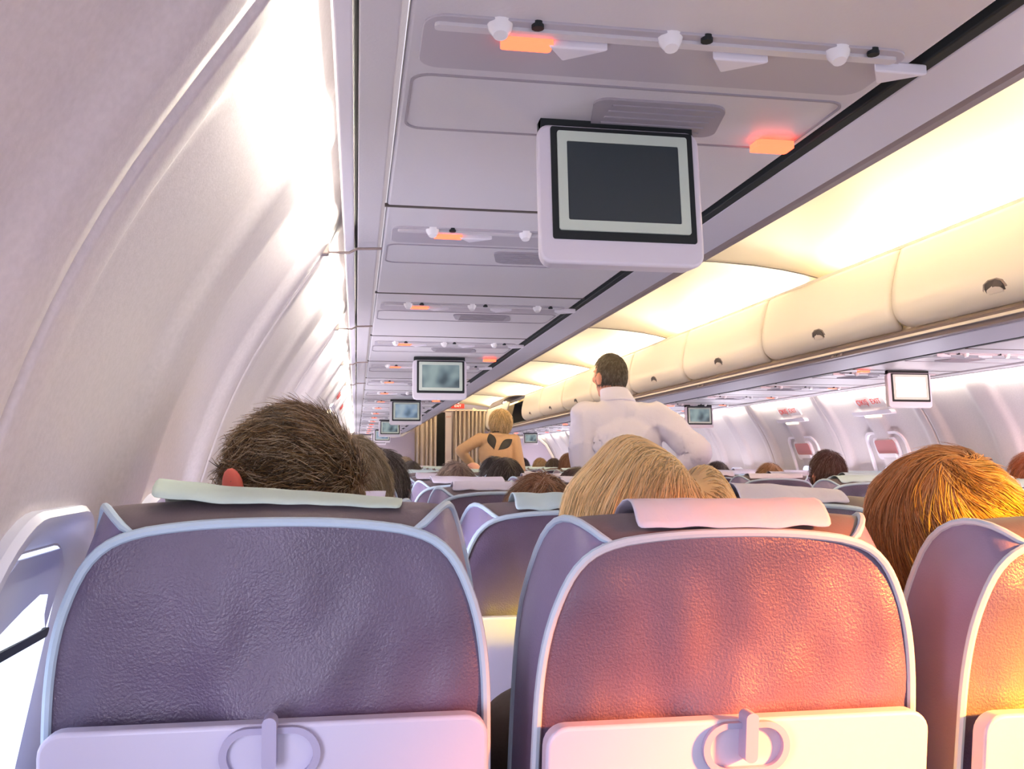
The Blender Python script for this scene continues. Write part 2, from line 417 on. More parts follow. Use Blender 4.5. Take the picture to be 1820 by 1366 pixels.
# ---------------------------------------------------------------- overhead bins
def door_profile(n=14):
    # offset from the centre line / z of the bulging door, bottom to top
    ctl = [(0.615,1.690),(0.588,1.700),(0.566,1.722),(0.553,1.76),(0.552,1.81),(0.562,1.87),(0.578,1.93),(0.598,1.985)]
    return ctl
DP = door_profile()
M_binin = mat('bin_inside_dark', (52, 56, 60), 0.8)
def make_bin(L, side, opened=False):
    r = empty('overhead_bin')
    g = 0.004
    def P(a, z): return (side*a, z)
    # body behind the door (local x measured from centre line)
    if not opened:
        bm = bmesh.new(); prof = [P(0.63,1.69),P(1.33,1.69),P(1.22,1.85),P(1.05,1.97),P(0.86,1.90),P(0.66,1.955)]
        prism(bm, prof, lambda x, z: (x, g, z), lambda x, z: (x, L-g, z)); objbm('bin_body', bm, M_bin, r)
    else:
        bm = bmesh.new()
        prism(bm, [P(0.63,1.69),P(1.33,1.69),P(1.33,1.70),P(0.63,1.70)], lambda x, z: (x, g, z), lambda x, z: (x, L-g, z))
        prism(bm, [P(1.05,1.70),P(1.06,1.70),P(1.06,1.95),P(1.05,1.95)], lambda x, z: (x, g, z), lambda x, z: (x, L-g, z))
        for y in (g, L-g-.01): prism(bm, [P(0.60,1.70),P(1.05,1.70),P(1.05,1.95),P(0.66,1.955)], lambda x, z: (x, y, z), lambda x, z: (x, y+.01, z))
        prism(bm, [P(0.66,1.945),P(1.05,1.94),P(1.05,1.95),P(0.66,1.955)], lambda x, z: (x, g, z), lambda x, z: (x, L-g, z))
        objbm('bin_body', bm, M_binin, r)
    # door: curved shell with rounded lower corners
    ny = 28; bm = bmesh.new()
    nz = 22
    ct = np.array(DP); tt = np.linspace(0, 1, len(ct)); zz = np.linspace(0, 1, nz)
    xa = np.interp(zz, tt, ct[:, 0]); za = np.interp(zz, tt, ct[:, 1])
    xa = np.convolve(np.pad(xa, 1, 'edge'), [.25, .5, .25], 'valid'); za = np.convolve(np.pad(za, 1, 'edge'), [.25, .5, .25], 'valid')
    grid = []
    for j in range(nz):
        h = za[j]-za[0]; R = 0.05
        inset = 0.0
        if h < R: inset = R-math.sqrt(max(0, R*R-(R-h)**2))
        y0 = g+inset*.8; y1 = L-g-inset*.8
        row = []
        for i in range(ny+1):
            y = y0+(y1-y0)*i/ny
            e = min(y-y0, y1-y)
            x = xa[j]+max(0, .006-e)*1.0
            if opened:
                # swing up about the top edge
                px, pz = 0.605, 1.985; a = math.radians(72)
                dx, dz = x-px, za[j]-pz
                X = px+dx*math.cos(a)+dz*math.sin(a)*1.0; Z = pz-dx*math.sin(a)+dz*math.cos(a)
                row.append(bm.verts.new((side*X, y, min(Z, 2.03))))
            else: row.append(bm.verts.new((side*x, y, za[j])))
        grid.append(row)
    for j in range(nz-1):
        for i in range(ny): bm.faces.new((grid[j][i], grid[j][i+1], grid[j+1][i+1], grid[j+1][i]))
    d = objbm('bin_door', bm, M_bin, r, smooth=True, angle=60)
    md = d.modifiers.new('shell', 'SOLIDIFY'); md.thickness = 0.012; md.offset = 0
    if opened: d.data.materials[0] = mat('open_door_grey', (150, 140, 140), .5); return r
    # recessed grip near the bottom edge
    bm = bmesh.new(); pts = [(-.055, 0), (-.055, .022), (-.045, .04), (-.02, .05), (.02, .05), (.045, .04), (.055, .022), (.055, 0)]
    f = lambda off: (lambda u, v: (side*(np.interp(1.712+v, [1.705, 1.74, 1.79], [.584, .560, .552])-off), L/2+u, 1.712+v))
    prism(bm, pts, f(.0105), f(-.004)); hd = objbm('door_latch', bm, M_rail, d, bevel=.002)
    pts2 = [(u*.78, .007+v*.78) for u, v in pts]
    bm = bmesh.new(); prism(bm, pts2, f(.0115), f(0)); objbm('grip_recess', bm, mat('grip_recess_dark', (70, 62, 62), .6), hd)
    bm = bmesh.new(); prism(bm, [(u*.6, .006+v*.35) for u, v in pts], f(.016), f(0)); objbm('grip', bm, M_railL, hd)
    return r
BL = 1.11
for side in (-1, 1):
    for k in range(-3, 10):
        y = 3.1+BL*k
        if y < Y0-.5 or (side < 0 and y > 13.9) : continue
        op = (side > 0 and k == 7)
        if k == 9: L = min(BL, 14.15-y)
        else: L = BL
        b = make_bin(L, side, op); b.location = (CX, y, 0)
        if side > 0:
            lab = 'open overhead bin with raised door and dark inside, near the woman in tan' if op else \
                  'cream overhead bin with closed door, %s along the right of the aisle' % ORD[k+3]
        else: lab = 'cream overhead bin above the left seats, %s one from the rear' % ORD[k+3]
        tag(b, lab, 'overhead bin', 'overhead bins on the right' if side > 0 else 'overhead bins on the left')
    # rails under the doors
    for prof, m in (([(0.62,1.688),(0.60,1.672),(0.607,1.664),(0.63,1.664),(0.66,1.688)], M_rail),
                    ([(0.605,1.6635),(0.604,1.654),(0.62,1.654),(0.62,1.6635)], M_railL),
                    ([(0.62,1.653),(0.628,1.640),(0.645,1.638),(0.66,1.653)], M_rail)):
        o = strip('trim_%d' % n_tr, side, prof, m); n_tr += 1; tag(o, kind='structure')
    # lip that hides the cove tube
    o = strip('trim_%d' % n_tr, side, [(0.603,1.988),(0.60,1.998),(0.612,2.004),(0.64,1.996),(0.66,1.975),(0.64,1.97)], M_cream); n_tr += 1; tag(o, kind='structure')
# row placard on the right rail
for i, y in enumerate((3.62, 5.2)):
    t = empty('row_placard', (CX+0.617, y, 1.6465)); t.rotation_euler = (math.radians(72), 0, math.radians(-90))
    bm = bmesh.new(); bx(bm, -.045, .045, -.006, .006, -.001, 0.0006); objbm('plate', bm, mat('placard_grey', (168, 152, 148), .5), t)
    a = text_mesh('lettering', '15  DEF  A' if i == 0 else '16  DEF  A', .011, M_dark, t); a.location = (0, 0, .001)
    tag(t, 'small %s row number placard under the bins on the right' % ('nearer' if i == 0 else 'farther'), 'placard', 'row placards')

# ---------------------------------------------------------------- windows
wn = 0
def frame_pts(side, yc, zc, w, h, r, lift):
    out = []
    for (u, v) in rrect(0, 0, w, h, r, 8):
        z = zc+v; out.append((CX+side*(wallx(z)-lift), yc+u, z))
    return out
def window(side, yc, zc=0.985, w=0.30, h=0.38):
    global wn; wn += 1
    r = empty('window_%d' % wn, (0, 0, 0)); tag(r, kind='structure')
    f = lambda lift: (lambda u, v: (CX+side*(wallx(zc+v)-lift), yc+u, zc+v))
    bm = bmesh.new(); n = 8
    rings = [(w, h, .085, -.012), (w, h, .085, .010), (w-.012, h-.012, .08, .017), (w-.035, h-.035, .075, .016), (w-.085, h-.085, .06, -.004)]
    prev = None
    for (ww, hh, rr, lf) in rings:
        vs = [bm.verts.new(f(lf)(*p)) for p in rrect(0, 0, ww, hh, rr, n)]
        if prev:
            for i in range(len(vs)):
                j = (i+1) % len(vs); bm.faces.new((prev[i], prev[j], vs[j], vs[i]))
        prev = vs
    objbm('window_frame', bm, M_wframe, r, smooth=True)
    bm = bmesh.new(); p = rrect(0, 0, w-.08, h-.08, .06, n)
    prism(bm, p, f(.0005), f(-.004)); objbm('window_pane', bm, M_sky, r)
    bm = bmesh.new(); ww, hh = w-.088, h-.088
    prism(bm, [(-ww/2+.01, hh/2-.09), (ww/2-.01, hh/2-.09), (ww/2-.01, hh/2-.02), (ww/2-.04, hh/2), (-ww/2+.04, hh/2), (-ww/2+.01, hh/2-.02)], f(.0045), f(.001))
    objbm('window_shade', bm, M_shade, r)
    bm = bmesh.new(); bx(bm, 0, 0, 0, 0, 0, 0) if False else prism(bm, rrect(0, hh/2-.088, ww-.03, .010, .004, 3), f(.010), f(.001))
    objbm('shade_lip', bm, M_dark, r)
for side in (-1, 1):
    for k in range(-4, 26):
        y = win_off(side)+0.25+0.5*k
        if y < 0.3 or y > 13.7: continue
        if side > 0 and (4.4 < y < 6.4): continue
        if side > 0 and y < 2.2: continue
        window(side, y, zc=0.965, w=.29, h=.38)
# overwing exits: hatch windows, handle covers, signs and light strips
for side in (-1, 1):
    for i, y in enumerate((4.90, 5.90)):
        fz = lambda lift, yc: (lambda u, v: (CX+side*(wallx(v)-lift), yc+u, v))
        h = empty('exit_hatch', (0, 0, 0))
        bm = bmesh.new(); f0 = fz(.013, y); f1 = fz(-.005, y)
        ring(bm, rrect(0, 1.12, .40, .50, .07), rrect(0, 1.12, .372, .472, .06), f0, f1)
        objbm('hatch_frame', bm, M_white, h, smooth=True)
        bm = bmesh.new(); ring(bm, rrect(0, 1.275, .23, .125, .03), rrect(0, 1.275, .20, .10, .025), fz(.016, y), fz(-.002, y)); objbm('handle_cover', bm, M_white, h, smooth=True)
        bm = bmesh.new(); prism(bm, rrect(0, 1.285, .198, .075, .02), fz(.020, y), fz(0, y)); objbm('handle_recess', bm, M_mauve, h)
        bm = bmesh.new(); prism(bm, rrect(0, 1.235, .17, .022, .008), fz(.028, y), fz(0, y)); objbm('pull_handle', bm, M_white, h)
        bm = bmesh.new(); prism(bm, rrect(0, 1.04, .21, .26, .06), fz(.020, y), fz(0, y)); objbm('window_pane', bm, M_sky, h)
        tag(h, '%s emergency hatch on the %s wall, rounded frame with mauve handle recess' % (('nearer', 'farther')[i], 'right' if side > 0 else 'left'), 'exit hatch', 'overwing exits')
        # sign
        s = empty('exit_sign', (0, 0, 0))
        bm = bmesh.new(); prism(bm, rrect(-.06, 1.535, .30, .060, .012), fz(.012, y), fz(-.002, y)); objbm('sign_plate', bm, M_white, s)
        t = text_mesh('lettering', 'ÇIKIŞ  EXIT', .048, M_redtxt, s)
        z = 1.535; sl = (wallx(z+.03)-wallx(z-.03))/.06       # slope of the wall there (negative: leans in with height)
        lean = math.atan(-sl)
        t.location = (CX+side*(wallx(z)-.0165), y-.06, z)
        if side > 0: t.rotation_euler = Matrix.Rotation(-PI/2, 3, 'Z').to_euler(); t.rotation_euler = (Matrix(((0, math.sin(-lean), -math.cos(lean)), (-1, 0, 0), (0, math.cos(lean), math.sin(-lean))))).to_euler()
        else: t.rotation_euler = (Matrix(((0, math.sin(lean), math.cos(lean)), (1, 0, 0), (0, math.cos(lean), -math.sin(lean))))).to_euler()
        tag(s, 'red lettered exit sign on the %s wall above the %s emergency hatch' % ('right' if side > 0 else 'left', ('nearer', 'farther')[i]), 'exit sign', 'wall exit signs')
        # strip light
        l = empty('strip_light', (0, 0, 0))
        bm = bmesh.new(); prism(bm, rrect(-.04, 1.475, .40, .022, .010), fz(.030, y), fz(-.002, y)); objbm('light_housing', bm, M_white, l, smooth=True)
        bm = bmesh.new(); prism(bm, rrect(-.02, 1.458, .14, .012, .005), fz(.026, y), fz(.0, y)); objbm('lens', bm, M_lampon, l)
        tag(l, 'slim lit emergency light strip under the %s exit sign on the %s wall' % (('nearer', 'farther')[i], 'right' if side > 0 else 'left'), 'strip light', 'emergency lights')
# brackets at the head of the left panel joints
for k in range(0, 4):
    y = 1.72+k
    br = empty('panel_bracket', (CX-1.53+.0, y, 1.60))
    bm = bmesh.new(); bx(bm, -.022, .004, -.012, .012, -.006, .06); objbm('bracket_plate', bm, M_rail, br, bevel=.003)
    bm = bmesh.new(); tube(bm, [(0, 0, 0), (.04, -.01, -.002), (.055, -.01, .006), (.10, -.01, .008)], .0025, 6); objbm('clip_wire', bm, M_rail, br, smooth=True)
    br.location = (CX-wallx(1.60)+.012, y, 1.585)
    tag(br, 'small metal clip at the top of the %s left wall panel joint ahead' % ORD[k], 'bracket', 'wall panel clips')

# ---------------------------------------------------------------- partition and curtains at the far end
YP = 14.05
for side in (-1, 1):
    p = empty('cabin_partition', (0, YP, 0))
    pts = [(wallx(z)-.03, z) for z in np.linspace(0.02, 1.5, 16)]
    top = [(1.30,1.585),(1.0,1.588),(0.75,1.60),(0.68,1.63),(0.62,1.66)]
    prof = [(sx(side, a), z) for a, z in pts+top]+[(sx(side, 0.50), 1.66), (sx(side, 0.46), 1.4), (sx(side, 0.36), 1.0), (sx(side, 0.36), 0.02)]
    bm = bmesh.new(); prism(bm, prof, lambda x, z: (x, 0, z), lambda x, z: (x, .03, z)); objbm('panel', bm, M_part, p)
    edge = [(1.62,1.25),(1.50,1.46),(1.38,1.555),(1.2,1.575),(1.0,1.575),(0.82,1.58),(0.70,1.60),(0.60,1.67),(0.54,1.72),(0.50,1.80),(0.49,1.88),(.42,1.97),(.36,2.0)]
    bm = bmesh.new(); tube(bm, [(sx(side, a), -.006, z) for a, z in edge], .022, 8); objbm('edge_trim', bm, M_cream, p, smooth=True)
    tag(p, 'grey cabin partition with a cream edge on the %s of the far curtain' % ('left' if side < 0 else 'right'), 'partition', 'far partitions')
def curtain(x0, x1, z0, z1, nf, lab, amp=.028):
    bm = bmesh.new(); n = int(nf*12); A = []; B = []
    for i in range(n+1):
        t = i/n; x = x0+(x1-x0)*t; y = YP-.06+amp*math.sin(t*nf*2*PI+.6*math.sin(t*9))
        A.append(bm.verts.new((x, y, z1))); B.append(bm.verts.new((x+.015*math.sin(t*17), y+.01*math.sin(t*23), z0)))
    for i in range(n): bm.faces.new((A[i], A[i+1], B[i+1], B[i]))
    o = objbm('curtain', bm, M_curt, smooth=True, angle=80); md = o.modifiers.new('t', 'SOLIDIFY'); md.thickness = .004
    tag(o, lab, 'curtain', 'far aisle curtains')
curtain(0.86, 1.19, .15, 1.97, 5, 'taupe pleated curtain on the left of the far aisle')
curtain(1.44, 1.93, .15, 1.97, 8, 'taupe pleated curtain on the right of the far aisle behind the woman in tan')
bm = bmesh.new(); bx(bm, .84, 1.95, YP-.075, YP-.03, 1.965, 1.985); cr = objbm('curtain_rail', bm, M_cream); tag(cr, 'cream rail the far aisle curtains hang from', 'curtain rail')
bm = bmesh.new(); bx(bm, 1.335, 1.43, YP+.08, YP+.12, 0, 1.95); gp = objbm('galley_post', bm, M_white); tag(gp, 'white galley post between the two far curtains', 'post')
bm = bmesh.new(); bx(bm, 1.20, 1.33, YP+.1, YP+.12, 0, 1.95); gd = objbm('dark_gap_panel', bm, M_black); tag(gd, 'dark panel standing in for the shaded gap between the far curtains', 'gap panel')  # black sheet painted for the shade in the curtain gap
s = empty('exit_placard', (1.385, YP+.078, 1.88)); bm = bmesh.new(); bx(bm, -.045, .045, 0, .003, -.03, .03); objbm('plate', bm, M_white, s)
t = text_mesh('lettering', 'EXIT', .035, M_redtxt, s); t.rotation_euler = (PI/2, 0, 0); t.location = (0, -.001, 0)
tag(s, 'small white placard reading EXIT on the post between the far curtains', 'sign')
s = empty('overhead_exit_sign', (1.50, YP-.13, 2.035)); bm = bmesh.new(); bx(bm, -.10, .10, 0, .03, -.035, .035); objbm('light_box', bm, M_redbox, s, bevel=.004)
t = text_mesh('lettering', 'EXIT', .05, mat('sign_white', (250, 220, 210), .5, emit=.6), s); t.rotation_euler = (PI/2, 0, 0); t.location = (0, -.002, 0)
bm = bmesh.new(); bx(bm, -.02, .02, .005, .02, .035, .065); objbm('mount', bm, M_white, s)
tag(s, 'red lit exit sign hanging over the far aisle curtains', 'exit sign')

# ---------------------------------------------------------------- seats
# profile points: (y, z, halfwidth); back face first, over the top, front face
LEAN = 0.13
SPB = [(0.0,.58,.208),(0.0,.74,.210),(0.0,.90,.208),(0.0,.97,.205),(0.0,1.02,.197),(0.0,1.06,.183),(0.0,1.085,.168),(0.0,1.100,.150),(0.001,1.107,.132)]
SPT = [(0.001,1.107,.132),(.008,1.114,.143),(.022,1.124,.155),(.042,1.130,.165),(.066,1.129,.173),(.088,1.119,.180),(.104,1.098,.188),(.113,1.06,.198),(.118,1.02,.205),(.122,.95,.209),(.126,.85,.211),(.130,.70,.212),(.130,.48,.212)]
def spline(P, n):
    P = [Vector(p) for p in P]; P = [P[0]*2-P[1]]+P+[P[-1]*2-P[-2]]; out = []
    L = [0]
    for a, b in zip(P[1:-2], P[2:-1]): L.append(L[-1]+(b-a).length**.6)
    for k in range(n):
        t = L[-1]*k/(n-1); i = max(j for j in range(len(L)-1) if L[j] <= t+1e-9); u = (t-L[i])/(L[i+1]-L[i])
        a, b, c, d = P[i], P[i+1], P[i+2], P[i+3]
        out.append(tuple(.5*((2*b)+(c-a)*u+(2*a-5*b+4*c-d)*u*u+(3*b-a-3*c+d)*u**3)))
    return out
NB = 30
SP = spline(SPB, NB)+spline(SPT, 30)[1:]
def lean(y, z): return y+(1.10-z)*LEAN
def make_seat():
    r = empty('airline_seat')
    bm = bmesh.new(); nx = 41; rows = []
    for i, (y, z, w) in enumerate(SP):
        row = []
        for k in range(nx):
            u = -1+2*k/(nx-1)
            # keep the side crisp: cosine-free even spacing
            x = u*w
            yy = y
            if i < NB:     # padded back face bulges out and sags with folds
                b = (1-u*u)*(1-((z-.80)/.34)**2) if z > .5 else 0
                yy -= 0.014*max(0, b)
                yy += (0.016*noise.noise(Vector((x*7+z*3, z*9-x*5, 1.3)))+.008*noise.noise(Vector((x*18-z*9, z*12+x*10, 4.3))))*(1-abs(u)**8)*(1-((z-.84)/.27)**4 if z > .6 else 0)
            zz = z
            if i >= NB-4: zz += 0.010*(1-abs(u)**2.5)*(i-(NB-5))/4 if i < NB else .010*(1-abs(u)**2.5)*max(0, 1-(i-NB)/8)
            if NB+1 < i < NB+12: zz += .004*noise.noise(Vector((x*14, y*20, 4.0)))+.004*(1-u*u)
            row.append(bm.verts.new((x, lean(yy, zz), zz)))
        rows.append(row)
    for i in range(len(rows)-1):
        for k in range(nx-1):
            f = bm.faces.new((rows[i][k], rows[i][k+1], rows[i+1][k+1], rows[i+1][k])); f.material_index = 0 if i < NB-1 else 2
    # side gussets: fan strips between back and front edge points
    nb = 9; ns = len(SP)
    for k, sgn in ((0, -1), (nx-1, 1)):
        back = [rows[i][k] for i in range(0, NB)]; top = [rows[i][k] for i in range(NB-1, ns)]
        # pair each back point with the front point at similar arc
        cols = []
        tp = top[::-1]             # bottom front -> ... -> crest -> crease
        m = len(back)
        idx = np.linspace(0, len(tp)-1, m)
        G = []
        for a in range(m):
            b0 = back[a].co; f0 = tp[int(round(idx[a]))]
            G.append((back[a], f0))
        for a in range(m-1):
            i0, i1 = int(round(idx[a])), int(round(idx[a+1]))
            poly = [back[a], back[a+1]]+[tp[j] for j in range(i1, i0-1, -1)]
            uniq = []
            for v in poly:
                if v not in uniq: uniq.append(v)
            if len(uniq) >= 3:
                f = bm.faces.new(uniq); f.material_index = 1
    bot = [rows[0][k] for k in range(nx)]+[rows[-1][k] for k in range(nx-1, -1, -1)]
    bm.faces.new(bot).material_index = 1
    o = objbm('backrest', bm, [M_leather, M_leatherS, M_leatherT], r, smooth=True, angle=40)
    # piping round the back panel and over each gusset
    def P(i, s, grow=0.0): y, z, w = SP[i]; return (s*(w+grow), lean(y-.002, z), z)
    loop = [P(i, -1) for i in range(0, NB)]
    mid = [(u*.132, lean(-.001, 1.107+.010*(1-abs(u)**2.5)), 1.108+.010*(1-abs(u)**2.5)) for u in np.linspace(-.9, .9, 15)]
    loop = loop+mid+[P(i, 1) for i in range(NB-1, -1, -1)]
    bm = bmesh.new(); tube(bm, loop, .0048, 8)
    for s in (-1, 1):
        tube(bm, [(s*SP[i][2], lean(SP[i][0], SP[i][1]+.001), SP[i][1]+.001) for i in range(NB-2, ns)], .0042, 8)
    objbm('piping', bm, M_pipe, r, smooth=True)
    # tray table with latch
    bm = bmesh.new(); prism(bm, rrect(0, .815, .410, .235, .022), lambda x, z: (x, lean(-.040, z), z), lambda x, z: (x, lean(-.016, z), z))
    tr = objbm('tray_table', bm, M_tray, r, smooth=True, bevel=.004)
    bm = bmesh.new(); ring(bm, rrect(0, .905, .092, .052, .026, 8), rrect(0, .905, .078, .040, .020, 8), lambda x, z: (x, lean(-.047, z), z), lambda x, z: (x, lean(-.036, z), z))
    lt = objbm('tray_latch', bm, M_latch, tr, smooth=True)
    bm = bmesh.new(); prism(bm, rrect(0, .918, .013, .050, .006), lambda x, z: (x, lean(-.058, z), z), lambda x, z: (x, lean(-.038, z), z))
    objbm('latch_pin', bm, M_latch, lt, smooth=True)
    bm = bmesh.new(); prism(bm, rrect(0, .62, .41, .13, .03), lambda x, z: (x, lean(-.03, z), z), lambda x, z: (x, lean(.01, z), z))
    objbm('literature_pocket', bm, M_fabric, r, smooth=True, bevel=.006)
    # cushion, arms, legs
    bm = bmesh.new(); prism(bm, rrect(.395, .43, .46, .12, .045), lambda y, z: (-.205, y, z), lambda y, z: (.205, y, z))
    objbm('seat_cushion', bm, M_fabric, r, smooth=True, bevel=.01)
    for s in (-1, 1):
        bm = bmesh.new(); prism(bm, rrect(.36, .64, .36, .045, .018), lambda y, z: (s*.225-.012, y, z), lambda y, z: (s*.225+.012, y, z))
        objbm('armrest', bm, M_frame, r, smooth=True, bevel=.004)
    for s in (-1, 1):
        bm = bmesh.new(); tube(bm, [(s*.15, .22, .37), (s*.15, .14, 0.0)], .016, 8); tube(bm, [(s*.15, .5, .37), (s*.15, .54, 0.0)], .016, 8)
        objbm('leg', bm, M_frame, r, smooth=True)
    return r
M_leatherT = mat('warm_lit_top_leather', (104, 92, 98), 0.5, bump=0.08, bscale=420, var=0.12, vscale=9)  # warm light put into the browner tone of the seat tops
seat0 = make_seat(); seat_used = False
PITCHR = 0.79
SX = {'A': -0.075, 'B': 0.392, 'C': 0.865, 'D': 1.905, 'E': 2.375, 'F': 2.835}
WHERE = {'A': 'the left window', 'B': 'the middle of the left block', 'C': 'the left side of the aisle', 'D': 'the right side of the aisle', 'E': 'the middle of the right block', 'F': 'the right window'}
def row_y(k, L): return (0.93 if L in 'ABC' else 0.85)+PITCHR*(k-1)
def seat(k, L, dz=0.0, dy=0.0):
    global seat_used
    s = seat0 if not seat_used else copy_tree(seat0); seat_used = True
    s.location = (SX[L], row_y(k, L)+dy, 0)
    for c in s.children:
        if c.name.split('.')[0] not in ('leg', 'seat_cushion', 'armrest'): c.location.z = dz
    tag(s, 'purple leather seat at %s, %s row ahead' % (WHERE[L], ORD[k-1]), 'airline seat', 'airline seats')
    return s
ADJ = {(1,'A'): (0.024, 0), (1,'B'): (.008, 0), (2,'B'): (-.012, -.02), (2,'C'): (-.004, 0)}
NROW = 16
for k in range(1, NROW+1):
    for L in 'ABCDEF':
        if L in 'DEF' and k < 3: continue
        if k > 16: continue
        dz, dy = ADJ.get((k, L), (random.uniform(-.004, .004), random.uniform(-.012, .012)))
        seat(k, L, dz, dy)

# paper headrest covers: limp sheets lying over the top of each seat
def cover(k, L, m, x0, x1, lift0, lift1, back, front, seed, lab, curl=0.0):
    rs = random.Random(seed); nx, ny = 26, 12; bm = bmesh.new(); rows = []
    # path over the crest: from hanging part at the back (camera side) to the front
    crest = [(.004, 1.119), (.014, 1.126), (.030, 1.134), (.060, 1.137), (.100, 1.120), (.122, 1.075), (.13, 1.02)]
    for i in range(nx+1):
        t = i/nx; x = x0+(x1-x0)*t
        lf = lift0+(lift1-lift0)*t
        w = 0.006*noise.noise(Vector((x*12, seed, 0)))+.004*noise.noise(Vector((x*31, seed, 2)))
        row = []
        pts = crest[back:front]
        for j, (y, z) in enumerate(pts):
            q = 1-j/(len(pts)-1)
            zz = z+lf*(0, .5, 1, .95, .5, .15, 0)[j+back]+w*(q)+.0015
            row.append(bm.verts.new((x+(.012*noise.noise(Vector((z*30, seed, 5)))), lean(y-curl*q*lf, 1.13), zz)))
        rows.append(row)
    for a, b in zip(rows[:-1], rows[1:]):
        for j in range(len(a)-1): bm.faces.new((a[j], b[j], b[j+1], a[j+1]))
    o = objbm('headrest_cover', bm, m, smooth=True, angle=80)
    md = o.modifiers.new('s', 'SUBSURF'); md.levels = 1; md.render_levels = 1
    md = o.modifiers.new('t', 'SOLIDIFY'); md.thickness = .0012; md.offset = 1
    dz, dy = ADJ.get((k, L), (0, 0))
    o.location = (SX[L], row_y(k, L)+dy, 0.003+dz)
    tag(o, lab, 'headrest cover', 'paper headrest covers')
cover(1, 'A', M_paperg, -.118, .122, .018, -.002, 1, 6, 3, 'pale green paper cover rising to the left on the nearest window seat')
cover(1, 'B', M_paperl, -.105, .110, .012, .012, 0, 6, 11, 'crumpled lilac white paper cover on the nearest middle seat behind the blonde head', .5)
cover(2, 'B', M_paper, -.10, .13, .014, .012, 0, 6, 17, 'pale blue paper headrest cover on the second row middle seat, below the reddish brown head')
cover(2, 'C', M_paperl, -.13, .10, .024, .008, 0, 6, 23, 'lilac white paper cover standing up between the blonde and the orange-lit heads', .3)
for k in range(2, NROW+1):
    for L in 'ABCDEF':
        if (k, L) in ((2, 'B'), (2, 'C')) or (L in 'DEF' and k < 3): continue
        h = (k*7+ord(L)*13) % 10
        if h == 0: continue
        cover(k, L, M_paper if h % 3 else M_paperl, -.13, .13, .004+.0025*(h % 4), .004+.002*(h % 3), 0, 6, 40+k*6+ord(L),
              'paper headrest cover at %s, %s row ahead' % (WHERE[L], ORD[k-1]))

# ---------------------------------------------------------------- people
def blob_mesh(blobs, voxel, smooth=2):
    bm = bmesh.new()
    for b in blobs:
        if b[0] == 'e':
            _, c, r = b[:3]; R = b[3] if len(b) > 3 else (0, 0, 0)
            M = Matrix.Translation(c) @ Matrix.Rotation(R[2], 4, 'Z') @ Matrix.Rotation(R[1], 4, 'Y') @ Matrix.Rotation(R[0], 4, 'X') @ Matrix.Diagonal((*r, 1))
            bmesh.ops.create_uvsphere(bm, u_segments=20, v_segments=14, radius=1, matrix=M)
        else:
            _, p0, p1, r0, r1 = b; p0, p1 = Vector(p0), Vector(p1); d = p1-p0; q = d.to_track_quat('Z', 'Y').to_matrix().to_4x4()
            M = Matrix.Translation((p0+p1)/2) @ q
            bmesh.ops.create_cone(bm, cap_ends=True, segments=18, radius1=r0, radius2=r1, depth=d.length, matrix=M)
            for p, r in ((p0, r0), (p1, r1)): bmesh.ops.create_uvsphere(bm, u_segments=16, v_segments=10, radius=r, matrix=Matrix.Translation(p))
    me = bpy.data.meshes.new('tmp'); bm.to_mesh(me); bm.free()
    o = bpy.data.objects.new('tmp', me); COL.objects.link(o)
    md = o.modifiers.new('r', 'REMESH'); md.mode = 'VOXEL'; md.voxel_size = voxel; md.use_smooth_shade = True
    md = o.modifiers.new('s', 'SMOOTH'); md.factor = .6; md.iterations = smooth*2
    dg = bpy.context.evaluated_depsgraph_get(); dg.update()
    out = bpy.data.meshes.new_from_object(o.evaluated_get(dg)); bpy.data.objects.remove(o)
    return out
HR = (.073, .092, .112)
def head_blobs(c, turn=0.0, nod=0.0):
    """head facing +Y turned by `turn` about Z"""
    R = Matrix.Rotation(turn, 3, 'Z') @ Matrix.Rotation(-nod, 3, 'X')
    f = lambda p: tuple(Vector(c)+R @ Vector(p))
    e = (-nod, 0, turn)
    L = [('e', c, (.072, .090, .098), e), ('e', f((0, .018, -.045)), (.056, .066, .070), e), ('e', f((0, .055, -.085)), (.030, .028, .026), e),
         ('e', f((0, .084, .025)), (.045, .012, .012), e), ('c', f((0, .088, .015)), f((0, .108, -.018)), .007, .012),
         ('e', f((0, .085, -.058)), (.024, .012, .008), e), ('e', f((0, .084, -.070)), (.020, .011, .007), e)]
    for s in (-1, 1):
        L += [('e', f((s*.074, -.004, -.022)), (.010, .020, .032), e), ('e', f((s*.080, -.010, -.010)), (.008, .015, .018), e), ('e', f((s*.040, .064, -.02)), (.022, .018, .018), e)]
    return L
def hand_blobs(w, d, up):
    """palm and five fingers starting at wrist w along d, `up` = thumb side"""
    w, d, up = Vector(w), Vector(d).normalized(), Vector(up).normalized(); n = d.cross(up).normalized(); L = []
    L.append(('e', tuple(w+d*.045), (.030, .030, .026)))
    for k, ln in enumerate((.062, .072, .068, .052)):
        b = w+d*.07+up*(.027-.018*k); m = b+d*ln*.5+n*.006; t = b+d*ln*.85+n*.024
        L += [('c', tuple(w+d*.03+up*(.02-.013*k)), tuple(b), .011, .0092), ('c', tuple(b), tuple(m), .0088, .008), ('c', tuple(m), tuple(t), .008, .007)]
    b = w+d*.022+up*.024; m = b+d*.03+up*.022; t = m+d*.028+up*.004
    L += [('c', tuple(b), tuple(m), .012, .010), ('c', tuple(m), tuple(t), .010, .008)]
    return L
def dirs_grid(n, m):
    pass
